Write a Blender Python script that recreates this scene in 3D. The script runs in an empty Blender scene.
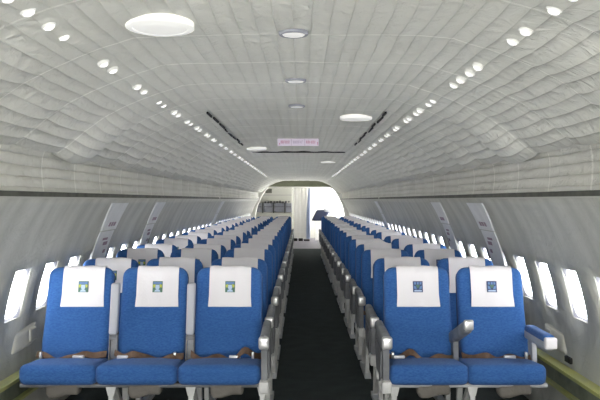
import bpy, bmesh, math, random
from mathutils import Vector, Matrix

random.seed(7)
C = bpy.context.scene
COL = C.collection
PI = math.pi
EYE = 1.48          # camera height
F = 710.0           # focal length in pixels of the 600 px wide frame
Y0, Y1 = -5.0, 25.0 # the cabin tube behind the camera and up to the forward bulkhead

# ------------------------------------------------------------------ camera
cd = bpy.data.cameras.new('camera')
cam = bpy.data.objects.new('camera', cd)
COL.objects.link(cam)
cam.location = (0.03, 0, EYE)
cam.rotation_euler = (PI/2, 0, 0)
cd.sensor_width = 36
cd.lens = F/600*36
cd.shift_x = -1/600
cd.clip_start, cd.clip_end = 0.05, 200
C.camera = cam

# ------------------------------------------------------------------ daylight
w = bpy.data.worlds.new('overcast_sky')
C.world = w
w.use_nodes = True
bg = w.node_tree.nodes['Background']
bg.inputs[0].default_value = (1.0, 0.99, 0.962, 1)
# hazy sky above, added brighter glow below the horizon to lift the ceiling
wt = w.node_tree
tcw = wt.nodes.new('ShaderNodeTexCoord'); spw = wt.nodes.new('ShaderNodeSeparateXYZ'); mrw = wt.nodes.new('ShaderNodeMapRange')
mrw.inputs['From Min'].default_value = -0.06; mrw.inputs['From Max'].default_value = 0.06
mrw.inputs['To Min'].default_value = 26.0; mrw.inputs['To Max'].default_value = 9.0
wt.links.new(tcw.outputs['Generated'], spw.inputs[0]); wt.links.new(spw.outputs[2], mrw.inputs[0]); wt.links.new(mrw.outputs[0], bg.inputs[1])

def portal(loc, rot, sx, sy):
    l = bpy.data.lights.new('daylight_portal', 'AREA')
    l.shape = 'RECTANGLE'; l.size = sx; l.size_y = sy
    l.cycles.is_portal = True
    o = bpy.data.objects.new('daylight_portal', l)
    COL.objects.link(o); o.location = loc; o.rotation_euler = rot
# one portal along each row of windows, one at the unseen rear end left open as fill light, one at the forward doorway
portal((-1.92, 10.0, 0.86), (0, -PI/2, 0), 0.42, 30)
portal((1.92, 10.0, 0.86), (0, PI/2, 0), 0.42, 30)
portal((0, Y0-0.1, 1.15), (PI/2, 0, 0), 3.6, 2.3)
portal((1.85, 26.6, 1.0), (0, PI/2, 0), 1.9, 1.6)

C.view_settings.view_transform = 'Standard'
C.view_settings.look = 'None'
C.view_settings.gamma = 1
C.view_settings.use_curve_mapping = False
C.view_settings.exposure = 0.2
C.cycles.max_bounces = 10
C.cycles.diffuse_bounces = 6
C.cycles.use_denoising = True

# ------------------------------------------------------------------ materials
def lin(c):
    return tuple(((v/255)/12.92 if v/255 <= 0.04045 else (((v/255)+0.055)/1.055)**2.4) for v in c)

def mat(name, rgb, rough=0.6, metal=0.0, bump=None, var=None, emit=None, spec=0.4, sheen=0.0):
    """rgb 0-255 sRGB base; bump=(scale, strength, distance); var=(scale, rgb2)"""
    m = bpy.data.materials.new(name); m.use_nodes = True
    nt = m.node_tree; N = nt.nodes; L = nt.links
    b = N['Principled BSDF']
    b.inputs['Base Color'].default_value = (*lin(rgb), 1)
    b.inputs['Roughness'].default_value = rough
    b.inputs['Metallic'].default_value = metal
    b.inputs['Specular IOR Level'].default_value = spec
    if sheen: b.inputs['Sheen Weight'].default_value = sheen
    tc = N.new('ShaderNodeTexCoord')
    if var:
        n = N.new('ShaderNodeTexNoise'); n.inputs['Scale'].default_value = var[0]; n.inputs['Detail'].default_value = 5
        r = N.new('ShaderNodeValToRGB')
        r.color_ramp.elements[0].position = 0.35; r.color_ramp.elements[1].position = 0.65
        r.color_ramp.elements[0].color = (*lin(rgb), 1); r.color_ramp.elements[1].color = (*lin(var[1]), 1)
        L.new(tc.outputs['Object'], n.inputs['Vector']); L.new(n.outputs['Fac'], r.inputs[0]); L.new(r.outputs[0], b.inputs['Base Color'])
    if bump:
        n = N.new('ShaderNodeTexNoise'); n.inputs['Scale'].default_value = bump[0]; n.inputs['Detail'].default_value = 4
        bp = N.new('ShaderNodeBump'); bp.inputs['Strength'].default_value = bump[1]; bp.inputs['Distance'].default_value = bump[2]
        L.new(tc.outputs['Object'], n.inputs['Vector']); L.new(n.outputs['Fac'], bp.inputs['Height']); L.new(bp.outputs[0], b.inputs['Normal'])
    if emit:
        b.inputs['Emission Color'].default_value = (*lin(emit[0]), 1); b.inputs['Emission Strength'].default_value = emit[1]
    return m

M = {}
M['cover'] = mat('cotton_headrest_cover', (226, 223, 226), 0.85, bump=(60, .15, .01), spec=0.2)
M['metal'] = mat('painted_seat_metal', (176, 178, 182), 0.45, bump=(40, .1, .002))
M['dark_metal'] = mat('worn_grey_metal', (112, 114, 117), 0.45, var=(18, (132, 134, 138)))
M['shell'] = mat('navy_back_shell', (30, 48, 88), 0.6)
M['panel'] = mat('grey_side_panel', (122, 124, 128), 0.5, var=(14, (104, 106, 110)))
M['chrome'] = mat('bright_ashtray_metal', (205, 205, 205), 0.3, 0.6)
M['white_paint'] = mat('white_leg_paint', (208, 208, 206), 0.5, var=(12, (190, 190, 188)))
M['plastic'] = mat('light_grey_armrest_plastic', (176, 178, 186), 0.5)
M['belt'] = mat('brown_webbing', (92, 72, 58), 0.8, var=(25, (116, 94, 78)))
M['buckle'] = mat('buckle_metal', (215, 215, 215), 0.3, 0.5)
M['pouch'] = mat('beige_pouch_canvas', (112, 108, 102), 0.85, bump=(20, .5, .02))
M['carpet'] = mat('dark_aisle_carpet', (52, 58, 58), 0.95, bump=(160, .5, .01), var=(6, (60, 66, 66)), spec=0.1)
M['bare_floor'] = mat('bare_grey_floor', (104, 100, 112), 0.5, var=(4, (116, 112, 122)))
M['bezel'] = mat('window_bezel_plastic', (226, 226, 236), 0.4)
M['rail'] = mat('dark_rail_and_shadow', (62, 62, 56), 0.6, var=(9, (84, 84, 76)))
M['lip'] = mat('pale_rail_lip', (176, 176, 168), 0.5)
M['frame_white'] = mat('white_arch_panel', (225, 225, 220), 0.5)
M['olive'] = mat('olive_header_panel', (122, 126, 104), 0.7, var=(3, (134, 137, 116)))
M['strip'] = mat('pale_frame_plate', (224, 225, 226), 0.5, var=(7, (212, 213, 214)))
M['mauve'] = mat('mauve_placard_print', (150, 128, 142), 0.6)
M['chromate'] = mat('yellow_green_primer', (186, 188, 112), 0.5, var=(5, (172, 174, 124)))
M['channel'] = mat('grey_green_channel', (128, 134, 118), 0.5, var=(8, (104, 110, 96)))
M['pocket'] = mat('beige_wall_plate', (188, 186, 176), 0.6, bump=(14, .3, .02))
M['dark'] = mat('dark_gap', (30, 30, 30), 0.8)
M['curtain'] = mat('white_curtain_cloth', (238, 236, 230), 0.8)
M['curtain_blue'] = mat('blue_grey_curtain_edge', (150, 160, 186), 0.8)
M['galley'] = mat('cream_galley_panel', (160, 160, 152), 0.5)
M['galley_steel'] = mat('galley_container_steel', (122, 124, 132), 0.4, 0.2, var=(6, (104, 106, 116)))
M['galley_dark'] = mat('galley_dark_latch_bar', (48, 48, 52), 0.5)
M['navy'] = mat('navy_seat_vinyl', (26, 33, 56), 0.5)
M['grey_top'] = mat('grey_ledge_and_highlight', (120, 122, 128), 0.6)
M['lamp_ring'] = mat('grey_lamp_ring', (150, 152, 160), 0.35, 0.4)
M['bulb'] = mat('frosted_lamp_lens', (240, 240, 240), 0.4, emit=((255, 252, 246), 0.75))
M['dome'] = mat('frosted_dome_lens', (226, 226, 222), 0.4, emit=((255, 252, 246), 0.30))
M['sign_face'] = mat('pale_lilac_sign', (222, 212, 228), 0.5)
M['sign_red'] = mat('sign_red_print', (188, 118, 150), 0.5)
M['sign_grey'] = mat('sign_grey_print', (176, 160, 186), 0.5)
M['crest_navy'] = mat('crest_navy', (66, 76, 112), 0.8)
M['crest_green'] = mat('crest_green', (86, 118, 104), 0.8)
M['crest_yellow'] = mat('crest_yellow', (186, 190, 84), 0.8)
M['crest_blue'] = mat('crest_blue', (104, 132, 176), 0.8)
M['crest_pale'] = mat('crest_pale', (176, 196, 220), 0.8)

def fabric():
    m = mat('blue_seat_fabric', (38, 92, 178), 0.9, spec=0.15, sheen=0.1)
    nt = m.node_tree; N = nt.nodes; L = nt.links; b = N['Principled BSDF']
    tc = N.new('ShaderNodeTexCoord')
    mp = N.new('ShaderNodeMapping'); mp.inputs['Rotation'].default_value = (0.3, 0.6, 0.2); mp.inputs['Scale'].default_value = (1, 1, 2.2)
    n = N.new('ShaderNodeTexNoise'); n.inputs['Scale'].default_value = 62; n.inputs['Detail'].default_value = 5
    r = N.new('ShaderNodeValToRGB')
    r.color_ramp.elements[0].position = .35; r.color_ramp.elements[0].color = (*lin((46, 86, 145)), 1)
    r.color_ramp.elements[1].position = .68; r.color_ramp.elements[1].color = (*lin((60, 102, 159)), 1)
    bp = N.new('ShaderNodeBump'); bp.inputs['Strength'].default_value = .25; bp.inputs['Distance'].default_value = .01
    L.new(tc.outputs['Object'], mp.inputs[0]); L.new(mp.outputs[0], n.inputs['Vector'])
    L.new(n.outputs['Fac'], r.inputs[0]); L.new(r.outputs[0], b.inputs['Base Color'])
    L.new(n.outputs['Fac'], bp.inputs['Height']); L.new(bp.outputs[0], b.inputs['Normal'])
    return m
M['blue'] = fabric()

SEAM = 0.60
SEAM0 = 2.92
def blanket(name, rgb, rgb2, pitch, seam_rgb, ridge=0.011):
    """quilted insulation blanket: UV = (arc length across, distance along the cabin) in metres"""
    m = bpy.data.materials.new(name); m.use_nodes = True
    nt = m.node_tree; N = nt.nodes; L = nt.links; b = N['Principled BSDF']
    b.inputs['Roughness'].default_value = .6; b.inputs['Specular IOR Level'].default_value = .3
    uv = N.new('ShaderNodeUVMap'); uv.uv_map = 'UVMap'
    sep = N.new('ShaderNodeSeparateXYZ')
    n1 = N.new('ShaderNodeTexNoise'); n1.inputs['Scale'].default_value = 3.0; n1.inputs['Detail'].default_value = 3
    L.new(uv.outputs[0], n1.inputs['Vector']); L.new(uv.outputs[0], sep.inputs[0])
    def mth(op, a, c=None):
        x = N.new('ShaderNodeMath'); x.operation = op
        for i, v in enumerate((a, c)):
            if v is None: continue
            if isinstance(v, (int, float)): x.inputs[i].default_value = v
            else: L.new(v, x.inputs[i])
        return x.outputs[0]
    wob = mth('MULTIPLY', mth('SUBTRACT', n1.outputs['Fac'], .5), .014)
    s = mth('ADD', sep.outputs[0], wob)
    q = mth('ABSOLUTE', mth('SINE', mth('MULTIPLY', s, PI/pitch)))
    q = mth('POWER', q, .7)
    fy = mth('ABSOLUTE', mth('SINE', mth('MULTIPLY', mth('SUBTRACT', mth('ADD', sep.outputs[1], mth('MULTIPLY', wob, .5)), SEAM0), PI/SEAM)))
    seam = mth('LESS_THAN', fy, .05)
    n2 = N.new('ShaderNodeTexNoise'); n2.inputs['Scale'].default_value = 9; n2.inputs['Detail'].default_value = 6
    n2.inputs['Distortion'].default_value = 1.2
    L.new(uv.outputs[0], n2.inputs['Vector'])
    h = mth('ADD', mth('MULTIPLY', q, ridge), mth('MULTIPLY', n2.outputs['Fac'], .026))
    h = mth('ADD', h, mth('MULTIPLY', mth('POWER', fy, .4), .016))
    bp = N.new('ShaderNodeBump'); bp.inputs['Strength'].default_value = .9; bp.inputs['Distance'].default_value = 1.0
    L.new(h, bp.inputs['Height']); L.new(bp.outputs[0], b.inputs['Normal'])
    n3 = N.new('ShaderNodeTexNoise'); n3.inputs['Scale'].default_value = 1.6; n3.inputs['Detail'].default_value = 6
    L.new(uv.outputs[0], n3.inputs['Vector'])
    r = N.new('ShaderNodeValToRGB')
    r.color_ramp.elements[0].position = .3; r.color_ramp.elements[0].color = (*lin(rgb2), 1)
    r.color_ramp.elements[1].position = .7; r.color_ramp.elements[1].color = (*lin(rgb), 1)
    L.new(n3.outputs['Fac'], r.inputs[0])
    mx = N.new('ShaderNodeMixRGB'); mx.inputs[2].default_value = (*lin(seam_rgb), 1)
    L.new(mth('MULTIPLY', seam, .8), mx.inputs[0]); L.new(r.outputs[0], mx.inputs[1]); L.new(mx.outputs[0], b.inputs['Base Color'])
    return m
M['blanket'] = blanket('quilted_ceiling_blanket', (222, 221, 212), (210, 209, 200), .072, (242, 241, 232), .012)
M['cove'] = blanket('wrinkled_cove_blanket', (212, 211, 202), (196, 195, 186), .06, (230, 229, 220), .014)

def wallmat():
    m = bpy.data.materials.new('grey_wall_lining'); m.use_nodes = True
    nt = m.node_tree; N = nt.nodes; L = nt.links; b = N['Principled BSDF']
    b.inputs['Roughness'].default_value = .55; b.inputs['Specular IOR Level'].default_value = .35
    uv = N.new('ShaderNodeUVMap'); uv.uv_map = 'UVMap'
    n = N.new('ShaderNodeTexNoise'); n.inputs['Scale'].default_value = 2.2; n.inputs['Detail'].default_value = 7
    mp = N.new('ShaderNodeMapping'); mp.inputs['Scale'].default_value = (.6, 2.2, 1)
    L.new(uv.outputs[0], mp.inputs[0]); L.new(mp.outputs[0], n.inputs['Vector'])
    r = N.new('ShaderNodeValToRGB')
    r.color_ramp.elements[0].position = .3; r.color_ramp.elements[0].color = (*lin((164, 165, 158)), 1)
    r.color_ramp.elements[1].position = .7; r.color_ramp.elements[1].color = (*lin((194, 194, 187)), 1)
    L.new(n.outputs['Fac'], r.inputs[0]); L.new(r.outputs[0], b.inputs['Base Color'])
    wv = N.new('ShaderNodeTexWave'); wv.wave_type = 'BANDS'; wv.bands_direction = 'Y'
    wv.inputs['Scale'].default_value = 9; wv.inputs['Distortion'].default_value = .6
    L.new(uv.outputs[0], wv.inputs['Vector'])
    n2 = N.new('ShaderNodeTexNoise'); n2.inputs['Scale'].default_value = 7; n2.inputs['Detail'].default_value = 7; n2.inputs['Distortion'].default_value = .8
    L.new(uv.outputs[0], n2.inputs['Vector'])
    ad = N.new('ShaderNodeMath'); ad.operation = 'MULTIPLY_ADD'; ad.inputs[1].default_value = .03
    L.new(wv.outputs['Fac'], ad.inputs[0]); L.new(n2.outputs['Fac'], ad.inputs[2])
    bp = N.new('ShaderNodeBump'); bp.inputs['Strength'].default_value = .5; bp.inputs['Distance'].default_value = .03
    L.new(ad.outputs[0], bp.inputs['Height']); L.new(bp.outputs[0], b.inputs['Normal'])
    return m
M['wall'] = wallmat()

def glassmat():
    m = bpy.data.materials.new('window_acrylic'); m.use_nodes = True
    nt = m.node_tree; N = nt.nodes; L = nt.links
    for n in list(N):
        if n.type == 'BSDF_PRINCIPLED': N.remove(n)
    t = N.new('ShaderNodeBsdfTransparent'); t.inputs[0].default_value = (.92, .93, .95, 1)
    g = N.new('ShaderNodeBsdfGlossy'); g.inputs['Roughness'].default_value = .05
    mx = N.new('ShaderNodeMixShader'); mx.inputs[0].default_value = .04
    L.new(t.outputs[0], mx.inputs[1]); L.new(g.outputs[0], mx.inputs[2]); L.new(mx.outputs[0], N['Material Output'].inputs[0])
    return m
M['glass'] = glassmat()

# ------------------------------------------------------------------ helpers
def link(o, parent=None):
    COL.objects.link(o)
    if parent is not None: o.parent = parent
    return o

class MB:
    """collects shapes into one mesh"""
    def __init__(s): s.v, s.f, s.mi, s.uv = [], [], [], None
    def add(s, v, f, mi=0):
        k = len(s.v); s.v += [tuple(p) for p in v]
        for q in f: s.f.append([k+i for i in q]); s.mi.append(mi)
        return s
    def box(s, x0, x1, y0, y1, z0, z1, mi=0):
        v = [(x, y, z) for z in (z0, z1) for y in (y0, y1) for x in (x0, x1)]
        return s.add(v, [(0, 2, 3, 1), (4, 5, 7, 6), (0, 1, 5, 4), (2, 6, 7, 3), (0, 4, 6, 2), (1, 3, 7, 5)], mi)
    def prism_x(s, pts, x0, x1, mi=0):
        """polygon in (y, z) extruded along x"""
        n = len(pts); v = [(x0, a, b) for a, b in pts] + [(x1, a, b) for a, b in pts]
        f = [list(range(n)), list(range(2*n-1, n-1, -1))] + [(i, n+i, n+(i+1) % n, (i+1) % n) for i in range(n)]
        return s.add(v, f, mi)
    def prism_y(s, pts, y0, y1, mi=0):
        n = len(pts); v = [(a, y0, b) for a, b in pts] + [(a, y1, b) for a, b in pts]
        f = [list(range(n)), list(range(2*n-1, n-1, -1))] + [(i, n+i, n+(i+1) % n, (i+1) % n) for i in range(n)]
        return s.add(v, f, mi)
    def tube(s, a, b, r, n=8, mi=0, r2=None):
        a, b = Vector(a), Vector(b); d = (b-a).normalized()
        u = d.orthogonal().normalized(); t = d.cross(u); r2 = r if r2 is None else r2
        v = [a+(u*math.cos(2*PI*i/n)+t*math.sin(2*PI*i/n))*r for i in range(n)] + [b+(u*math.cos(2*PI*i/n)+t*math.sin(2*PI*i/n))*r2 for i in range(n)]
        f = [list(range(n-1, -1, -1)), list(range(n, 2*n))] + [(i, (i+1) % n, n+(i+1) % n, n+i) for i in range(n)]
        return s.add(v, f, mi)
    def rbox(s, cx, cy, cz, hx, hy, hz, r, deform=None, mi=0, nm=5, nr=3):
        """rounded box, optional deform(x,y,z in -1..1 coordinates, world point) -> point"""
        def axis(h):
            rr = min(r, h*.999)
            a = [-h + rr*(1-math.cos(PI/2*i/nr)) for i in range(nr+1)]
            mid = [-(h-rr)+2*(h-rr)*i/nm for i in range(1, nm)]
            return a + mid + [-t for t in reversed(a)]
        X, Y, Z = axis(hx), axis(hy), axis(hz)
        idx, vs, fs = {}, [], []
        rr = min(r, hx*.999, hy*.999, hz*.999)
        def vid(i, j, k):
            q = (i, j, k)
            if q not in idx:
                p = Vector((X[i], Y[j], Z[k]))
                c = Vector((max(-(hx-rr), min(hx-rr, p.x)), max(-(hy-rr), min(hy-rr, p.y)), max(-(hz-rr), min(hz-rr, p.z))))
                d = p-c
                if d.length > 1e-9: p = c + d.normalized()*rr
                p2 = Vector((cx, cy, cz))+p
                if deform: p2 = Vector(deform(p.x/hx, p.y/hy, p.z/hz, p2))
                idx[q] = len(vs); vs.append(p2)
            return idx[q]
        nx, ny, nz = len(X)-1, len(Y)-1, len(Z)-1
        for i in range(nx):
            for j in range(ny):
                fs.append((vid(i, j, 0), vid(i, j+1, 0), vid(i+1, j+1, 0), vid(i+1, j, 0)))
                fs.append((vid(i, j, nz), vid(i+1, j, nz), vid(i+1, j+1, nz), vid(i, j+1, nz)))
        for i in range(nx):
            for k in range(nz):
                fs.append((vid(i, 0, k), vid(i+1, 0, k), vid(i+1, 0, k+1), vid(i, 0, k+1)))
                fs.append((vid(i, ny, k), vid(i, ny, k+1), vid(i+1, ny, k+1), vid(i+1, ny, k)))
        for j in range(ny):
            for k in range(nz):
                fs.append((vid(0, j, k), vid(0, j, k+1), vid(0, j+1, k+1), vid(0, j+1, k)))
                fs.append((vid(nx, j, k), vid(nx, j+1, k), vid(nx, j+1, k+1), vid(nx, j, k+1)))
        return s.add(vs, fs, mi)
    def lathe(s, prof, n=20, mi=0, z=0):
        """profile (r, z) turned about z"""
        v = [(r*math.cos(2*PI*i/n), r*math.sin(2*PI*i/n), q) for r, q in prof for i in range(n)]
        f = [(a*n+i, a*n+(i+1) % n, (a+1)*n+(i+1) % n, (a+1)*n+i) for a in range(len(prof)-1) for i in range(n)]
        f.append(list(range((len(prof)-1)*n, len(prof)*n)))
        f.append(list(range(n-1, -1, -1)))
        return s.add(v, f, mi)
    def mesh(s, name, mats, smooth=True):
        me = bpy.data.meshes.new(name)
        me.from_pydata(s.v, [], s.f)
        for m in (mats if isinstance(mats, (list, tuple)) else [mats]): me.materials.append(m)
        me.polygons.foreach_set('material_index', s.mi)
        me.update()
        bm = bmesh.new(); bm.from_mesh(me); bmesh.ops.recalc_face_normals(bm, faces=bm.faces); bm.to_mesh(me); bm.free()
        if smooth:
            me.polygons.foreach_set('use_smooth', [True]*len(me.polygons))
            me.set_sharp_from_angle(angle=math.radians(38))
        return me
    def build(s, name, mats, parent=None, smooth=True, loc=None):
        o = bpy.data.objects.new(name, s.mesh(name, mats, smooth))
        if loc: o.location = loc
        return link(o, parent)

def empty(name, loc):
    o = bpy.data.objects.new(name, None); o.location = loc; o.empty_display_size = .1
    return link(o)
def tag(o, label=None, cat=None, group=None, kind=None):
    if label: o['label'] = label
    if cat: o['category'] = cat
    if group: o['group'] = group
    if kind: o['kind'] = kind
    return o
def struct(o): o['kind'] = 'structure'; return o
ORD = ['first', 'second', 'third', 'fourth', 'fifth', 'sixth', 'seventh', 'eighth', 'ninth', 'tenth', 'eleventh', 'twelfth', 'thirteenth',
       'fourteenth', 'fifteenth', 'sixteenth', 'seventeenth', 'eighteenth', 'nineteenth', 'twentieth']
def ordinal(i):
    if i < 20: return ORD[i]
    t = ['twentieth', 'thirtieth', 'fortieth', 'fiftieth'][(i+1)//10-2]
    u = (i+1) % 10
    return t if u == 0 else ['twenty', 'thirty', 'forty', 'fifty'][(i+1)//10-2] + '-' + ORD[u-1]

def copy_tree(o, parent=None):
    c = o.copy(); COL.objects.link(c)
    if parent is not None: c.parent = parent
    for ch in list(o.children): copy_tree(ch, c)
    return c

# ------------------------------------------------------------------ the fuselage shell
ZR = 1.50                                    # rail height
def wall_x(z): return math.sqrt(max(.01, 1.8**2-(z-.48)**2))

# floor
fl = MB()
fl.box(-1.74, 1.74, Y0, 21.6, -.06, 0)
struct(fl.build('floor', M['carpet'], smooth=False))
fl = MB(); fl.box(-1.74, 1.74, 21.6, 27.6, -.06, 0)
struct(fl.build('trim_1', M['bare_floor'], smooth=False))

WIN_Z0, WIN_Z1 = .735, 1.055                    # opening of the windows
WIN_HW = .126
WIN_Y = [4.41+.508*k for k in range(-18, 41)]
WIN_Y = [y for y in WIN_Y if y < Y1-.3]

def sheet(name, m, cols, ys, faces_skip=None, uvs=None):
    """grid of points cols[i] -> (x, z) function of y index; ys list"""
    n, k = len(cols), len(ys)
    v, uvl = [], []
    for j, y in enumerate(ys):
        for i, c in enumerate(cols):
            p = c(y) if callable(c) else c
            v.append((p[0], y, p[1]))
    f = []
    for j in range(k-1):
        for i in range(n-1):
            if faces_skip and faces_skip(i, j): continue
            f.append((j*n+i, j*n+i+1, (j+1)*n+i+1, (j+1)*n+i))
    me = bpy.data.meshes.new(name); me.from_pydata(v, [], f)
    me.materials.append(m)
    ul = me.uv_layers.new(name='UVMap')
    for lp in me.loops:
        vi = lp.vertex_index
        ul.data[lp.index].uv = (uvs[vi % n], ys[vi//n])
    me.polygons.foreach_set('use_smooth', [True]*len(me.polygons))
    me.update()
    return me

for side, sname in ((-1, 'left'), (1, 'right')):
    zs = [0, .12, .24, .36, .48, .59, WIN_Z0, .78, .86, .96, WIN_Z1, 1.11, 1.17, 1.24, 1.31, 1.38, 1.45, ZR]
    a, b = zs.index(WIN_Z0), zs.index(WIN_Z1)
    ys = [Y0]
    for y in WIN_Y: ys += [y-WIN_HW, y+WIN_HW]
    ys.append(Y1)
    cols = [(side*wall_x(z), z) for z in zs]
    uvs = [0]
    for i in range(1, len(zs)): uvs.append(uvs[-1]+math.hypot(cols[i][0]-cols[i-1][0], zs[i]-zs[i-1]))
    skip = lambda i, j: (j % 2 == 1) and a <= i < b
    me = sheet('wall_'+sname, M['wall'], cols, ys, skip, uvs)
    o = bpy.data.objects.new('wall_'+sname, me); link(o); struct(o)
    so = o.modifiers.new('solid', 'SOLIDIFY'); so.thickness = .02; so.offset = -1 if side < 0 else 1
    o.data.update()

# windows: rounded bezel ring and acrylic pane
def rrect(hw, hh, r, n=5):
    pts = []
    for cx, cy, a0 in ((hw-r, hh-r, 0), (-hw+r, hh-r, PI/2), (-hw+r, -hh+r, PI), (hw-r, -hh+r, 3*PI/2)):
        for i in range(n+1):
            a = a0+PI/2*i/n
            pts.append((cx+r*math.cos(a), cy+r*math.sin(a)))
    return pts
def bezel_mesh():
    """in local axes: x along the cabin, y up the wall, z into the cabin"""
    zc = (WIN_Z0+WIN_Z1)/2
    hh = (WIN_Z1-WIN_Z0)/2*1.02
    rings = [(WIN_HW+.028, hh+.03, .075, -.006), (WIN_HW+.024, hh+.026, .075, .014), (WIN_HW+.006, hh+.004, .065, .016), (WIN_HW-.012, hh-.012, .055, .004), (WIN_HW-.014, hh-.014, .055, -.025)]
    b = MB(); n = 24; v = []; f = []
    for hw, h, r, z in rings: v += [(x, y, z) for x, y in rrect(hw, h, r)]
    for k in range(len(rings)-1):
        for i in range(n): f.append((k*n+i, k*n+(i+1) % n, (k+1)*n+(i+1) % n, (k+1)*n+i))
    b.add(v, f)
    p = MB(); pts = rrect(WIN_HW-.014, hh-.014, .055)
    p.add([(x, y, -.018) for x, y in pts]+[(x, y, -.021) for x, y in pts], [list(range(24)), list(range(47, 23, -1))]+[(i, (i+1) % 24, 24+(i+1) % 24, 24+i) for i in range(24)])
    return b.mesh('window_bezel', M['bezel']), p.mesh('window_pane', M['glass'], False)
bz, pn = bezel_mesh()
zc = (WIN_Z0+WIN_Z1)/2
wn = 0
for side in (-1, 1):
    xw = wall_x(zc)
    slope = math.atan2(wall_x(WIN_Z0)-wall_x(WIN_Z1), WIN_Z1-WIN_Z0)
    for y in WIN_Y:
        wn += 1
        o = bpy.data.objects.new('window_%d' % wn, bz); link(o); struct(o)
        up = Vector((-side*math.sin(slope), 0, math.cos(slope)))
        nrm = Vector((-side*math.cos(slope), 0, -math.sin(slope)))
        xa = up.cross(nrm)
        R = Matrix((xa, up, nrm)).transposed().to_4x4(); R.translation = (side*xw, y, zc)
        o.matrix_world = R
        p = bpy.data.objects.new('pane', pn); link(p, o)

# ceiling blanket and coves, billowing between the seams
half = [(0, 2.165), (.30, 2.163), (.52, 2.158), (.66, 2.148), (.72, 2.128), (.80, 2.105), (.88, 2.075), (1.0, 2.025), (1.12, 1.965), (1.24, 1.885), (1.33, 1.81), (1.385, 1.768), (1.43, 1.778), (1.475, 1.80)]
def resample(pts, ds):
    out, acc = [pts[0]], [0.0]
    L = 0
    for p, q in zip(pts, pts[1:]):
        d = math.hypot(q[0]-p[0], q[1]-p[1]); n = max(1, round(d/ds))
        for i in range(1, n+1):
            out.append((p[0]+(q[0]-p[0])*i/n, p[1]+(q[1]-p[1])*i/n)); acc.append(L+d*i/n)
        L += d
    return out, acc
def billow(pts, acc, amp, rnd):
    """columns as functions of y: push towards the cabin axis between seams"""
    cols = []
    n = len(pts)
    for i, (x, z) in enumerate(pts):
        a, b = pts[max(0, i-1)], pts[min(n-1, i+1)]
        tx, tz = b[0]-a[0], b[1]-a[1]; l = math.hypot(tx, tz); nx, nz = tz/l, -tx/l
        if nx*(0-x)+nz*(1.0-z) < 0: nx, nz = -nx, -nz
        t = amp(acc[i])
        ph = acc[i]
        def fn(y, x=x, z=z, nx=nx, nz=nz, t=t, ph=ph):
            u = (y-SEAM0)/SEAM; cell = math.floor(u); fr = u-cell
            k = .55+.9*rnd[(cell*7+3) % len(rnd)]
            s = math.sqrt(max(0, math.sin(PI*fr)))*t*k
            s += .004*math.sin(ph*23+cell*2.1)*math.sin(PI*fr) + .002*math.sin(y*9+ph*11)
            return (x+nx*s, z+nz*s)
        cols.append(fn)
    return cols
rnd = [random.random() for _ in range(61)]
full = [(-x, z) for x, z in reversed(half)] + half[1:]
pts, acc = resample(full, .045)
tot = acc[-1]
ysC = [Y0+(Y1-Y0)*i/680 for i in range(681)]
cols = billow(pts, acc, lambda s: (.012+.034*min(1, max(0, abs(s-tot/2)-.93)/.4))*min(1, (tot/2-abs(s-tot/2))/.12+.25), rnd)
me = sheet('ceiling', M['blanket'], cols, ysC, None, [s-tot/2 for s in acc])
struct(link(bpy.data.objects.new('ceiling', me)))
coveh = [(1.455, 1.785), (1.475, 1.73), (1.482, 1.67), (1.480, 1.60), (1.474, 1.55), (1.468, 1.505)]
tn = 1
for side in (-1, 1):
    pc, ac = resample([(side*x, z) for x, z in coveh], .03)
    cols = billow(pc, ac, lambda s: .022, rnd[9:])
    me = sheet('trim', M['cove'], cols, ysC, None, ac)
    tn += 1
    struct(link(bpy.data.objects.new('trim_%d' % tn, me)))
    # dark shadow-gap rail under the cove with a pale lower lip
    r = MB(); r.box(min(side*1.438, side*1.60), max(side*1.438, side*1.60), Y0, Y1, 1.499, 1.527)
    tn += 1; rl = struct(r.build('trim_%d' % tn, M['rail'], smooth=False))
    r = MB(); r.box(min(side*1.436, side*1.50), max(side*1.436, side*1.50), Y0, Y1, 1.489, 1.4985)
    r.build('rail_lip', M['lip'], rl, smooth=False)
# dark open joints along the edges of the flat ceiling, and one across it
for side in (-1, 1):
    g = MB(); y = 5.3
    while y < 8.3:
        ln = random.uniform(.18, .42); x = side*(.665+random.uniform(-.012, .012))
        g.box(x-.006, x+.006, y, y+ln, 2.124, 2.14); y += ln+random.uniform(.03, .12)
    tn += 1; struct(g.build('trim_%d' % tn, M['dark'], smooth=False))
g = MB(); g.box(-.64, .64, 9.80, 9.83, 2.132, 2.16)
tn += 1; struct(g.build('trim_%d' % tn, M['dark'], smooth=False))

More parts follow.
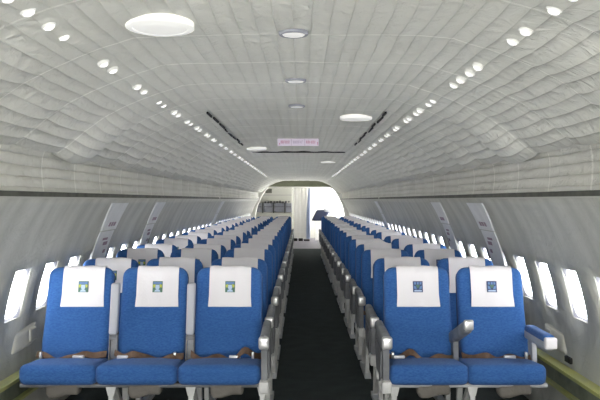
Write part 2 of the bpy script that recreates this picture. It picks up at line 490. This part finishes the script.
# arched frame plates on the side walls beside the hatches
def plate(side, y0, y1, tag_it):
    global tn
    p = MB()
    def band(z0, z1, off, th, w0, w1):
        n = 8
        zz = [z0+(z1-z0)*i/n for i in range(n+1)]
        v = []
        for z in zz:
            x = wall_x(z)-off
            k = (z-z0)/(z1-z0); wa = w0[0]+(w1[0]-w0[0])*k; wb = w0[1]+(w1[1]-w0[1])*k
            v += [(side*x, wa, z), (side*x, wb, z), (side*(x+th), wb, z), (side*(x+th), wa, z)]
        f = [(0, 1, 2, 3), tuple(4*n+i for i in (3, 2, 1, 0))]
        for i in range(n):
            for q in range(4): f.append((4*i+q, 4*i+(q+1) % 4, 4*i+4+(q+1) % 4, 4*i+4+q))
        p.add(v, f)
    band(1.225, 1.455, .035, .03, (y0-.05, y1), (y0-.17, y1-.03))
    band(.62, 1.215, .030, .03, (y0+.02, y1-.02), (y0-.05, y1-.01))
    tn += 1
    o = struct(p.build('trim_%d' % tn, M['strip'], smooth=False))
    gp = MB(); p = gp; band(.95, 1.44, .012, .02, (y1-.02, y1+.15), (y1-.04, y1+.19))  # dark band on the wall paints in the plate's shadow
    gp.build('painted_shadow', M['rail'], o, smooth=False)
    d = MB()                                     # printed notice blocks on the plates
    def mark(z, ya, yb, h):
        x0, x1 = wall_x(z-h/2)-.0365-.002, wall_x(z+h/2)-.0365-.002
        d.add([(side*x0, ya, z-h/2), (side*x0, yb, z-h/2), (side*x1, yb, z+h/2), (side*x1, ya, z+h/2),
               (side*(x0+.004), ya, z-h/2), (side*(x0+.004), yb, z-h/2), (side*(x1+.004), yb, z+h/2), (side*(x1+.004), ya, z+h/2)],
              [(0, 1, 2, 3), (7, 6, 5, 4), (0, 4, 5, 1), (1, 5, 6, 2), (2, 6, 7, 3), (3, 7, 4, 0)])
    wd = y1-y0
    if tag_it:
        for i in range(3): mark(1.275, y0+wd*(.2+.2*i), y0+wd*(.33+.2*i), .035)
        mark(1.15, y0+wd*.25, y0+wd*.6, .02); mark(1.11, y0+wd*.4, y0+wd*.7, .03); mark(1.04, y0+wd*.6, y0+wd*.75, .03)
        d.build('notice_print', M['mauve'], o, smooth=False)
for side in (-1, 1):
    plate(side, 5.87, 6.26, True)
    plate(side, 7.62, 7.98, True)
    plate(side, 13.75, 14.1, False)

# yellow-primed seat channel along the bottom of each side wall
for side in (-1, 1):
    c = MB()
    X = lambda v: (min(side*v[0], side*v[1]), max(side*v[0], side*v[1]))
    a, b = X((1.735, 1.80)); c.box(a, b, Y0, Y1, .255, .375, 1)
    a, b = X((1.70, 1.80)); c.box(a, b, Y0, Y1, .368, .390, 0); c.box(a, b, Y0, Y1, .24, .258, 0)
    tn += 1; struct(c.build('trim_%d' % tn, [M['chromate'], M['channel']], smooth=False))

# forward bulkhead: olive header, white arch ring
YB = Y1
inner = [(-1.63, 0), (-1.66, .5), (-1.62, 1.05), (-1.55, 1.32), (-1.42, 1.6), (-1.28, 1.82), (-1.16, 1.92), (-.9, 1.94)]
inner = [(x*.965, z-.012) for x, z in inner]
inner = inner + [(-x, z) for x, z in reversed(inner)]
outer = [(-1.76, 0), (-1.80, .5), (-1.76, 1.05), (-1.69, 1.38), (-1.56, 1.68), (-1.40, 1.92), (-1.22, 2.02), (-.9, 2.02)]
outer = outer + [(-x, z) for x, z in reversed(outer)]
r = MB(); n = len(inner)
v = [(x, YB-.05, z) for x, z in outer]+[(x, YB-.05, z) for x, z in inner]+[(x, YB+.35, z) for x, z in inner]+[(x, YB+.35, z) for x, z in outer]
f = []
for i in range(n-1):
    f += [(i, i+1, n+i+1, n+i), (n+i, n+i+1, 2*n+i+1, 2*n+i), (2*n+i, 2*n+i+1, 3*n+i+1, 3*n+i), (3*n+i, 3*n+i+1, i+1, i)]
r.add(v, f)
tn += 1; struct(r.build('trim_%d' % tn, M['frame_white'], smooth=False))
h = MB(); h.prism_y([(-1.22, 1.955), (1.22, 1.955), (1.02, 2.19), (-1.02, 2.19)], YB-.09, YB-.052)
struct(h.build('wall_front', M['olive'], smooth=False))
# pale outer ring filling up to the skin
r = MB()
sk = [(-1.9, 0), (-1.9, 1.2), (-1.75, 1.7), (-1.4, 2.1), (-1.0, 2.3), (1.0, 2.3), (1.4, 2.1), (1.75, 1.7), (1.9, 1.2), (1.9, 0)]
oi = [(-1.76, 0), (-1.76, 1.05), (-1.56, 1.68), (-1.40, 1.92), (-1.22, 2.02), (1.22, 2.02), (1.40, 1.92), (1.56, 1.68), (1.76, 1.05), (1.76, 0)]
v = [(x, YB-.03, z) for x, z in sk]+[(x, YB-.03, z) for x, z in oi]+[(x, YB+.0, z) for x, z in sk]+[(x, YB+.0, z) for x, z in oi]
m_ = 10; f = []
for i in range(m_-1): f += [(i, i+1, m_+i+1, m_+i), (2*m_+i, 3*m_+i, 3*m_+i+1, 2*m_+i+1)]
r.add(v, f); tn += 1; struct(r.build('trim_%d' % tn, M['wall'], smooth=False))
# forward entry: left shell, ceiling and back wall of the galley area; the right side is the open doorway
e = MB(); e.box(-1.78, 1.78, 27.5, 27.56, 0, 2.1)
struct(e.build('wall_back', M['galley'], smooth=False))
e = MB(); e.box(-1.78, -1.70, 25.35, 27.56, 0, 2.1)
struct(e.build('wall_galley_left', M['galley'], smooth=False))
e = MB(); e.box(-1.78, 1.78, 25.35, 27.56, 2.02, 2.1)
struct(e.build('ceiling_front', M['galley'], smooth=False))

# ------------------------------------------------------------------ seats
PITCH = .475
def back_deform(x, y, z, p):
    """local: z up from the pivot (0 .. .66); dished face, side bolsters, narrowing below and rounding at the head"""
    u = (z+1)/2
    hw = 1.0 - .05*max(0, .25-u)/.25 - .03*u
    px = p.x*hw
    thick = 1.0-.38*u
    py = p.y*thick
    if y < 0:                                   # front face
        py += .018*(1-abs(x)**2.2)*min(1, u*3)*(1-.6*max(0, u-.75)/.25)   # hollow between the bolsters
        py -= .022*math.exp(-((u-.22)/.18)**2)  # lumbar
    pz = p.z - .012*abs(x)**4*(1 if u > .6 else 0)
    return (px, py, pz)
def backrest_mesh():
    b = MB(); b.rbox(0, 0, .305, .221, .066, .335, .055, back_deform, nm=9, nr=4)
    return b.mesh('backrest', M['blue'])
def cover_mesh(hump=0.0):
    """cotton cloth draped over the head of the backrest: front flap, top, back flap"""
    path = [(-1, .378), (-1, .40), (-1, .45), (-1, .50), (-1, .55), (-1, .59), (-.86, .622), (-.5, .642), (0, .648), (.5, .642), (.86, .622), (1, .59), (1, .52), (1, .44), (1, .40)]
    nx = 12; hw = .136
    b = MB(); v = []
    for layer in (0, 1):
        for y, z in path:
            for i in range(nx+1):
                x = -hw+2*hw*i/nx
                u = min(1, (z+.03)/.67)
                t = .066*(1-.38*u)+.006+.004*layer
                flare = 1+.05*max(0, (.45-z))/.1 if y < 0 else 1
                xx = x*flare
                py = y*t
                if y < -.6: py += .018*(1-abs(x/.232)**2.2)*(1-.6*max(0, u-.75)/.25)*(1 if z < .6 else .5) - .002*math.sin(x*60+z*20)
                pz = z+.004*layer
                if z > .6: pz += hump*math.exp(-(x/.07)**2) + .002*math.sin(x*45)
                v.append((xx, py, pz-.004))
    n = nx+1; k = len(path); f = []
    for layer in (0, 1):
        o = layer*k*n
        for j in range(k-1):
            for i in range(nx): f.append((o+j*n+i, o+j*n+i+1, o+(j+1)*n+i+1, o+(j+1)*n+i))
    o = k*n
    for j in range(k-1):
        f.append((j*n, (j+1)*n, o+(j+1)*n, o+j*n)); f.append((j*n+nx, o+j*n+nx, o+(j+1)*n+nx, (j+1)*n+nx))
    for i in range(nx):
        f.append((i, o+i, o+i+1, i+1)); q = (k-1)*n; f.append((q+i, q+i+1, o+q+i+1, o+q+i))
    b.add(v, f)
    return b.mesh('headrest_cover', M['cover'])
def emblem_mesh(kind):
    """small woven crest on the front flap: frame, band, shield and wings"""
    b = MB(); w2, h2 = .032, .036; zc_, y = .505, -.0425
    def q(x0, x1, z0, z1, mi, dy=0.0):
        b.box(x0, x1, y-dy-.0035, y-dy+.004, zc_+z0, zc_+z1, mi)
    if kind == 'left':
        q(-w2, w2, -h2, h2, 1)
        q(-w2+.005, w2-.005, h2-.02, h2-.005, 3, .001)
        v = [(-.012, .012), (.012, .012), (.014, -.008), (0, -.03), (-.014, -.008)]
        b.prism_y([(a, zc_+c) for a, c in v], y-.006, y, 4)
        for s in (-1, 1): b.prism_y([(s*a, zc_+c) for a, c in [(.013, .016), (.029, .012), (.027, -.006), (.016, -.004)]], y-.0055, y, 2)
        b.prism_y([(-.02, zc_-.033), (.02, zc_-.033), (.014, zc_-.02), (-.014, zc_-.02)], y-.0052, y, 4)
    else:
        q(-w2, w2, -h2, h2, 0)
        for i in range(3): q(-.024+.018*i, -.012+.018*i, .014, .030, 3, .001)
        b.prism_y([(-.016, zc_+.012), (.016, zc_+.012), (0, zc_-.014)], y-.006, y, 1)
        for s in (-1, 1): b.prism_y([(s*a, zc_+c) for a, c in [(.012, 0), (.027, .008), (.025, -.014), (.008, -.018)]], y-.0055, y, 3)
        q(-.024, .024, -.032, -.022, 4, .001)
    return b.mesh('emblem', [M['crest_navy'], M['crest_green'], M['crest_yellow'], M['crest_blue'], M['crest_pale']], False)
def cushion_deform(x, y, z, p):
    px, py, pz = p
    if z > 0: pz += .010*(1-x*x)*(1-y*y) - .016*max(0, y)
    pz -= .045*(y+1)/2                           # slopes down towards the back
    if y < -.5: py += .012*abs(x)**3
    return (px, py, pz)
def cushion_mesh():
    b = MB(); b.rbox(0, .29, .449, .2365, .25, .061, .042, cushion_deform, nm=8, nr=4)
    return b.mesh('seat_cushion', M['blue'])
def belt_mesh(var):
    """brown lap belt lying across the back of the cushion"""
    rng = random.Random(var); b = MB(); n = 22; v = []
    hump = rng.uniform(-.13, .13); amp = rng.uniform(.02, .05)
    for k in range(n+1):
        x = -.222+.444*k/n
        z = .482+.012*math.sin(k*.7+var)+amp*math.exp(-((x-hump)/.05)**2) + .022*(abs(x)/.222)**4
        yy = .345+.02*math.sin(k*.45+var*2)+.05*(abs(x)/.222)**3 - .02
        tw = .35*math.sin(k*.5+var)
        a = Vector((0, .6+tw*.3, .8)).normalized()*.021
        v += [(x, yy-a.y, z-a.z), (x, yy+a.y, z+a.z), (x, yy+a.y+.004, z+a.z-.004), (x, yy-a.y+.004, z-a.z-.004)]
    f = [(0, 1, 2, 3), tuple(4*n+i for i in (3, 2, 1, 0))]
    for k in range(n):
        for q in range(4): f.append((4*k+q, 4*k+(q+1) % 4, 4*k+4+(q+1) % 4, 4*k+4+q))
    b.add(v, f)
    return b.mesh('seat_belt', M['belt']), hump
def buckle_mesh(hump, var):
    b = MB(); x = -.15 if var % 2 else .06
    b.rbox(x, .318, .496, .036, .012, .014, .006, nm=2, nr=2)
    t = MB(); t.rbox(.17 if var % 3 else -.185, .345, .500, .008, .012, .024, .004, nm=2, nr=2)
    return b.mesh('belt_buckle', M['buckle']), t.mesh('belt_tab', M['buckle'])
ME_BACK, ME_COVER, ME_HUMP, ME_CUSH = backrest_mesh(), cover_mesh(), cover_mesh(.05), cushion_mesh()
sb_ = MB(); sb_.rbox(0, .022, .300, .2225, .050, .325, .04, lambda X, Y, Z, p: (p.x*(1.0-.05*max(0, .25-(Z+1)/2)/.25-.03*(Z+1)/2), p.y*(1-.36*(Z+1)/2), p.z-.012*abs(X)**4), nm=7, nr=3)
ME_SHELL = sb_.mesh('back_shell', M['shell'])
ME_EMB = {'left': emblem_mesh('left'), 'right': emblem_mesh('right')}
ME_BELT = []
for q in range(5):
    bm_, hp_ = belt_mesh(q); ME_BELT.append((bm_, *buckle_mesh(hp_, q)))
TILT = math.radians(-12.5)

def aisle_arm(x, sgn, root):
    """aisle-side arm: padded arm with a bright end cap, on a grey side panel running down to the seat frame"""
    a = MB(); a.rbox(x, .235, .655, .026, .225, .036, .022, lambda X, Y, Z, p: (p.x, p.y, p.z+.02*(Y+1)/2), nm=3)
    arm = a.build('armrest', M['dark_metal'], root)
    c = MB(); c.rbox(x, .010, .648, .031, .020, .037, .014, nm=3); c.build('ashtray', M['chrome'], arm)
    s = MB(); s.prism_x([(.045, .60), (.07, .645), (.44, .66), (.50, .60), (.42, .44), (.40, .36), (.08, .36), (.055, .40)], x-.018, x+.018)
    s.prism_x([(.09, .585), (.36, .61), (.40, .56), (.33, .43), (.11, .42)], x-sgn*.024-.004, x-sgn*.024+.004)
    sp = s.build('side_panel', M['panel'], root, smooth=False)
    k = MB(); k.rbox(x, .06, .385, .028, .05, .035, .01, nm=2); k.tube((x-.034, .1, .39), (x+.034, .1, .39), .016); k.build('base_bracket', M['white_paint'], sp)
    k = MB(); k.rbox(x, .34, .39, .03, .06, .03, .01, nm=2); k.build('base_bracket', M['white_paint'], sp)
def raised_arm(x, root):
    a = MB()
    def tl(X, Y, Z, p): return (p.x, p.y+.20*(p.z-.62), p.z)
    a.rbox(x, .405, .785, .026, .030, .160, .014, tl, nm=3); arm = a.build('armrest', M['plastic'], root)
    l = MB(); l.prism_x([(.395, .46), (.43, .46), (.445, .64), (.415, .64)], x-.017, x+.017); l.tube((x-.026, .415, .60), (x+.026, .415, .60), .014)
    for s in (-1, 1): l.prism_x([(.375, .44), (.40, .44), (.425, .62), (.405, .62)], x+s*.024-.003, x+s*.024+.003)
    l.build('pivot_link', M['dark_metal'], arm)
def lowered_arm(x, root):
    def sl(X, Y, Z, p): return (p.x, p.y, p.z-.155*(Y+1)/2)
    a = MB(); a.rbox(x, .24, .745, .026, .22, .040, .02, sl, nm=4); arm = a.build('armrest', M['dark_metal'], root)
    c = MB(); c.rbox(x, .014, .752, .028, .014, .030, .010, nm=2); c.build('end_cap', M['chrome'], arm)
    l = MB(); l.prism_x([(.34, .42), (.40, .42), (.44, .64), (.36, .66)], x-.016, x+.016); l.build('arm_post', M['panel'], arm, smooth=False)
def window_arm(x, root):
    a = MB(); a.rbox(x, .24, .625, .028, .20, .030, .015, nm=3); arm = a.build('armrest', M['metal'], root)
    p = MB(); p.rbox(x-.002, .22, .665, .034, .19, .022, .018, nm=4); p.build('arm_pad', M['blue'], arm)
    c = MB(); c.rbox(x, .03, .643, .036, .020, .034, .012, nm=2); c.build('end_cap', M['cover'], arm)
    l = MB(); l.prism_x([(.30, .40), (.38, .40), (.40, .62), (.32, .62)], x-.014, x+.014); l.build('arm_post', M['metal'], arm, smooth=False)
def leg(x, root):
    l = MB()
    l.prism_y([(x-.034, .384), (x+.034, .384), (x+.018, .315), (x-.018, .315)], .10, .14)
    l.prism_x([(.10, .33), (.14, .33), (.15, .03), (.10, .03)], x-.015, x+.015)
    l.prism_x([(.15, .36), (.19, .36), (.52, .03), (.47, .03)], x-.014, x+.014)
    l.prism_x([(.42, .40), (.46, .40), (.50, .03), (.46, .03)], x-.016, x+.016)
    lo = l.build('leg', M['white_paint'], root, smooth=False)
    f_ = MB(); f_.prism_x([(.05, 0), (.56, 0), (.56, .035), (.08, .035)], x-.026, x+.026); f_.build('floor_track', M['metal'], lo, smooth=False)

def seat_row(block):
    left = block == 'left'
    xs = [-1.421, -.933, -.443] if left else [.792, 1.274]
    cxs = [-1.408, -.943, -.454] if left else [.787, 1.246]      # cushion centres, widths and headrest cover offsets
    cws = [.462, .490, .500] if left else [.478, .474]
    dxs = [.026, .024, .009] if left else [.003, .005]
    cx = sum(xs)/len(xs)
    root = empty('triple_seat_row' if left else 'double_seat_row', (cx, 0, 0))
    for i, x in enumerate(xs):
        x -= cx
        cu = bpy.data.objects.new('seat_cushion', ME_CUSH); cu.location = (cxs[i]-cx, 0, 0); cu.scale.x = cws[i]/.475; link(cu, root)
        ba = bpy.data.objects.new('backrest', ME_BACK); ba.location = (x, .465, .41); ba.rotation_euler = (TILT, 0, 0); link(ba, root)
        co = bpy.data.objects.new('headrest_cover', ME_COVER); co.location.x = dxs[i]; link(co, ba); co['label'] = 'white cotton headrest cover'
        em = bpy.data.objects.new('emblem', ME_EMB[block]); em.location.x = dxs[i]; link(em, ba)
        em['label'] = 'small green and yellow crest patch' if left else 'small navy square crest patch'
        bs = bpy.data.objects.new('back_shell', ME_SHELL); link(bs, ba); bs['label'] = 'dark navy back shell'
        bl, bk, bt = ME_BELT[(i+(0 if left else 3)) % 5]
        be = bpy.data.objects.new('seat_belt', bl); be.location = (x, 0, 0); link(be, root)
        b2 = bpy.data.objects.new('belt_buckle', bk); link(b2, be)
        b3 = bpy.data.objects.new('belt_tab', bt); link(b3, be)
        p = MB(); p.rbox(x+.03, .14, .350, .10, .05, .042, .03, lambda X, Y, Z, q: (q.x, q.y, q.z+.012*math.sin(X*3)), nm=4)
        p.build('vest_pouch', M['pouch'], root)
    x0, x1 = xs[0]-cx-.22, xs[-1]-cx+.22
    f_ = MB()
    for y in (.11, .43): f_.tube((x0, y, .376), (x1, y, .376), .013)
    f_.build('seat_frame', M['panel'] if left else M['metal'], root)
    if left:
        aisle_arm(-.186-cx, -1, root)
        for a, b_ in zip(xs, xs[1:]): raised_arm((a+b_)/2+.012-cx, root)
        for lx in (-1.10, -.625, -.20): leg(lx-cx, root)
    else:
        aisle_arm(.530-cx, 1, root)
        lowered_arm(1.005-cx, root)
        window_arm(1.487-cx, root)
        for lx in (.585, 1.05): leg(lx-cx, root)
    return root

protos = {'left': seat_row('left'), 'right': seat_row('right')}
NROWS = 18
row_y = [4.117+.855*i-(.155 if i % 2 else 0) for i in range(NROWS)]
for block in ('left', 'right'):
    for i in range(NROWS):
        o = protos[block] if i == 0 else copy_tree(protos[block])
        o.location.y = row_y[i]
        where = 'left' if block == 'left' else 'right'
        kind = 'row of three joined blue seats with white headrest covers' if block == 'left' else 'row of two joined blue seats with white headrest covers'
        pos = ('nearest row, ' if i == 0 else 'farthest row, ' if i == NROWS-1 else '%s row back, ' % ordinal(i))
        tag(o, '%s%s, %s of aisle' % (pos, kind, where), 'airplane seats', 'rows of three blue seats' if block == 'left' else 'rows of two blue seats')
        rng = random.Random(i*2+(block == 'left'))
        for ch in o.children:
            if ch.name.startswith('backrest') and i > 0:
                ch.rotation_euler.x = TILT + math.radians(rng.uniform(-3.0, 2.5))
                if block == 'right' and i == 3 and ch.location.x < 0:
                    for g in ch.children:
                        if g.name.startswith('headrest_cover'): g.data = ME_HUMP

# ------------------------------------------------------------------ ceiling fixtures
def lamp(name, x, y, z, r, label, cat, group, lensmat, watts):
    root = empty(name, (x, y, z))
    b = MB(); b.lathe([(r, .03), (r, .0), (r*.94, -.004), (r*.80, -.004), (r*.78, .002), (.001, .002)], 24); b.build('lamp_ring', M['lamp_ring'] if r < .1 else M['dome'], root)
    l = MB(); l.lathe([(r*.79, .0), (r*.72, -.004), (r*.5, -.006), (r*.25, -.007), (.001, -.007)], 24); l.build('lamp_lens', lensmat, root)
    tag(root, label, cat, group)
    return root
for i, y in enumerate([2.86, 3.99, 5.08]):
    lamp('ceiling_lamp', 0, y, 2.147, .060, 'small round ringed lamp on the ceiling centre line, %s from the front' % ORD[i], 'ceiling light', 'small round centre lamps', M['dome'], 0)
for i, (x, y) in enumerate([(-.50, 2.67), (.47, 5.68), (-.54, 9.1), (.50, 12.3)]):
    lamp('dome_light', x, y, 2.126, .128, 'large white disc dome light %s of the centre line, %s from the front' % ('left' if x < 0 else 'right', ['nearest', 'second', 'third', 'fourth'][i]), 'ceiling light', 'large disc dome lights', M['dome'], 0)

def twin(side, y, label):
    x, z = side*(.83 if side > 0 else .84), 2.084
    nrm = Vector((-side*.42, 0, -.91)).normalized()
    root = empty('reading_light', (x, y, z))
    root.rotation_euler = (0, side*math.radians(24.8), 0)
    for k in (-1, 1):
        b = MB(); b.lathe([(.027, .03), (.027, -.006), (.022, -.012), (.020, -.004), (.001, -.004)], 12)
        r = b.build('lamp_ring', M['frame_white'], root); r.location = (0, k*.078, 0)
        l = MB(); l.lathe([(.021, -.004), (.018, -.014), (.010, -.019), (.001, -.020)], 12); l.build('lamp_lens', M['bulb'], r)
    tag(root, label, 'reading light', 'twin reading lights on the %s slope' % ('left' if side < 0 else 'right'))
for side in (-1, 1):
    ty = [2.18, 2.52, 3.2, 3.84, 4.4, 4.93, 5.5, 5.98, 6.55] if side < 0 else [2.16, 2.6, 3.28, 3.63, 4.36, 4.84, 5.3, 5.94, 6.55]
    while ty[-1] < 17.5: ty.append(ty[-1]+(.50 if len(ty) % 2 else .62))
    for i, y in enumerate(ty):
        twin(side, y, 'twin white reading light on %s ceiling slope, %s from the front' % ('left' if side < 0 else 'right', ordinal(i)))

# hanging sign with three printed panels
sg = empty('overhead_sign', (0, 7.72, 2.11))
b = MB(); b.box(-.225, .225, -.012, .012, -.042, .036); b.build('sign_board', M['sign_face'], sg, smooth=False)
t = MB()
def glyphs(x0, x1, mi):
    n = 6; wq = (x1-x0)/n; rng = random.Random(int(x0*1000)+9)
    for k in range(n):
        a = x0+k*wq
        t.box(a, a+wq*.22, -.015, -.010, -.018, .014, mi)
        if rng.random() < .7: t.box(a, a+wq*.7, -.015, -.010, .009, .014, mi)
        if rng.random() < .6: t.box(a, a+wq*.7, -.015, -.010, -.004, .001, mi)
        if rng.random() < .6: t.box(a+wq*.5, a+wq*.7, -.015, -.010, -.018, .014, mi)
glyphs(-.19, -.09, 0); glyphs(-.055, .055, 1); glyphs(.085, .19, 0)
t.box(-.205, -.198, -.015, -.010, -.03, -.01, 0); t.box(.205, .212, -.015, -.010, -.03, .0, 0)
t.build('sign_print', [M['sign_red'], M['sign_grey']], sg, smooth=False)
b = MB()
for x in (-.075, .07): b.box(x-.002, x+.002, -.0135, -.010, -.04, .034)
b.build('sign_divider', M['sign_grey'], sg, smooth=False)
tag(sg, 'narrow lilac-white sign with red print hanging from the ceiling over the aisle', 'sign')

# wall plates at armrest height
def pocket(side, y, z, label):
    x = wall_x(z)
    o = empty('wall_pocket', (side*x, y, z))
    b = MB(); b.rbox(-side*.014, 0, 0, .03, .17, .066, .028, lambda X, Y, Z, p: (p.x-side*.012*math.sin(Y*2+1), p.y+.03*Z, p.z+.012*Y), nm=6)
    b.build('pocket_body', M['pocket'], o)
    c = MB(); c.rbox(-side*.05, .07, .01, .014, .06, .045, .016, nm=3); c.build('pocket_flap', M['pocket'], o)
    tag(o, label, 'wall pocket', 'beige wall pockets')
pocket(-1, 4.62, .585, 'beige padded pocket on left wall below the windows')
pocket(1, 4.86, .535, 'beige padded pocket on right wall below the windows')
k = MB(); k.rbox(1.772, 4.62, .44, .012, .05, .02, .008, nm=2)
tag(k.build('wall_latch', M['dark']), 'small dark latch slot on right wall under the beige pocket', 'latch')

# ------------------------------------------------------------------ forward entry area
c = MB(); n = 34; v = []
for z in (.08, 1.92):
    for lay in (0, 1):
        for i in range(n+1):
            x = -.24+.50*i/n
            v.append((x, 25.62+.010*math.sin(i*.75)*(1 if z < 1 else .6)+.008*lay, z))
f = []
q = n+1
for lay in (0, 1):
    for i in range(n): f.append((lay*q+i, lay*q+i+1, 2*q+lay*q+i+1, 2*q+lay*q+i))
for i in range(n): f += [(i, q+i, q+i+1, i+1), (2*q+i, 2*q+i+1, 3*q+i+1, 3*q+i)]
f += [(0, 2*q, 3*q, q), (n, q+n, 3*q+n, 2*q+n)]
c.add(v, f)
cu = c.build('entry_curtain', M['curtain'])
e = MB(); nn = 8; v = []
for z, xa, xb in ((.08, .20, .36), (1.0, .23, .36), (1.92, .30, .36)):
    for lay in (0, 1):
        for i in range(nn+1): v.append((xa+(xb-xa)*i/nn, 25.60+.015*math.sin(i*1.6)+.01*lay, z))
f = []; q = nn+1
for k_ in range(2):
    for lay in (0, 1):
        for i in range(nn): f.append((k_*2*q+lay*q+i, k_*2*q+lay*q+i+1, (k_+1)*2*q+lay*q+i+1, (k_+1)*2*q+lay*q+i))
e.add(v, f); eo = e.build('curtain_edge', M['curtain_blue'], cu); eo['label'] = 'blue-grey curtain edge'
h = MB(); h.box(-.30, .38, 25.60, 25.66, 1.90, 1.935); h.build('curtain_track', M['frame_white'], cu, smooth=False)
h = MB(); h.box(-.27, -.10, 25.57, 25.68, .0, .10); h.box(-.06, .10, 25.57, 25.68, .0, .10); h.box(.13, .34, 25.59, 25.68, .0, .06)
h.build('curtain_weight', M['dark'], cu, smooth=False)
tag(cu, 'white entry curtain hanging at the far end of the aisle', 'curtain')

g = empty('galley_unit', (-1.0, 26.3, 0))
b = MB(); b.box(-.68, .70, .1, .6, 0, 1.02); b.build('galley_base', M['galley'], g, smooth=False)
b = MB(); b.box(-.68, .70, .25, .6, 1.42, 1.98); b.build('upper_cabinet', M['galley'], g, smooth=False)
b = MB(); b.box(-.68, .70, .56, .6, 1.02, 1.42); b.build('back_panel', M['galley'], g, smooth=False)
b = MB(); b.box(-.30, -.06, .235, .26, 1.74, 1.90); b.build('vent_panel', M['rail'], g, smooth=False)
b = MB(); b.box(-.68, .70, .23, .26, 1.655, 1.672); b.build('cabinet_ledge', M['grey_top'], g, smooth=False)
for x0, x1 in ((-.60, -.42), (-.36, -.02), (.05, .40), (.46, .68)):
    b = MB(); b.box(x0, x1, .06, .5, 1.03, 1.36); ov = b.build('galley_container', M['galley_steel'], g, smooth=False)
    b = MB(); b.box(x0+.02, x1-.02, .045, .06, 1.22, 1.24); b.build('container_handle', M['galley_dark'], ov, smooth=False)
for x in (-.39, .015, .43):
    b = MB(); b.box(x-.022, x+.022, .03, .08, 1.0, 1.38); b.build('latch_bar', M['galley_dark'], g, smooth=False)
b = MB()
for k_ in range(9):
    x = -.30+.11*k_; b.rbox(x, .12, 1.39+.012*(k_ % 3), .026, .03, .035+.012*(k_ % 2), .012, nm=2)
b.build('latch_knob', M['galley_dark'], g)
tag(g, 'cream galley unit with grey containers and dark latch bars at far left', 'galley')

j = empty('crew_seat', (.78, 26.0, 0))
b = MB(); b.rbox(-.02, .05, .92, .25, .06, .20, .05, lambda X, Y, Z, p: (p.x+.10*Z, p.y+.05*Z, p.z), nm=4); b.build('backrest', M['navy'], j)
b = MB(); b.rbox(.22, .08, 1.06, .14, .06, .07, .05, lambda X, Y, Z, p: (p.x, p.y, p.z-.04*X), nm=3); b.build('top_highlight', M['grey_top'], j)  # grey pad shape stands in for the highlight on the seat top
b = MB(); b.box(-.22, .26, .08, .30, .0, .72); b.build('seat_base', M['frame_white'], j, smooth=False)
tag(j, 'navy blue crew seat on a white base in the bright doorway', 'seat')
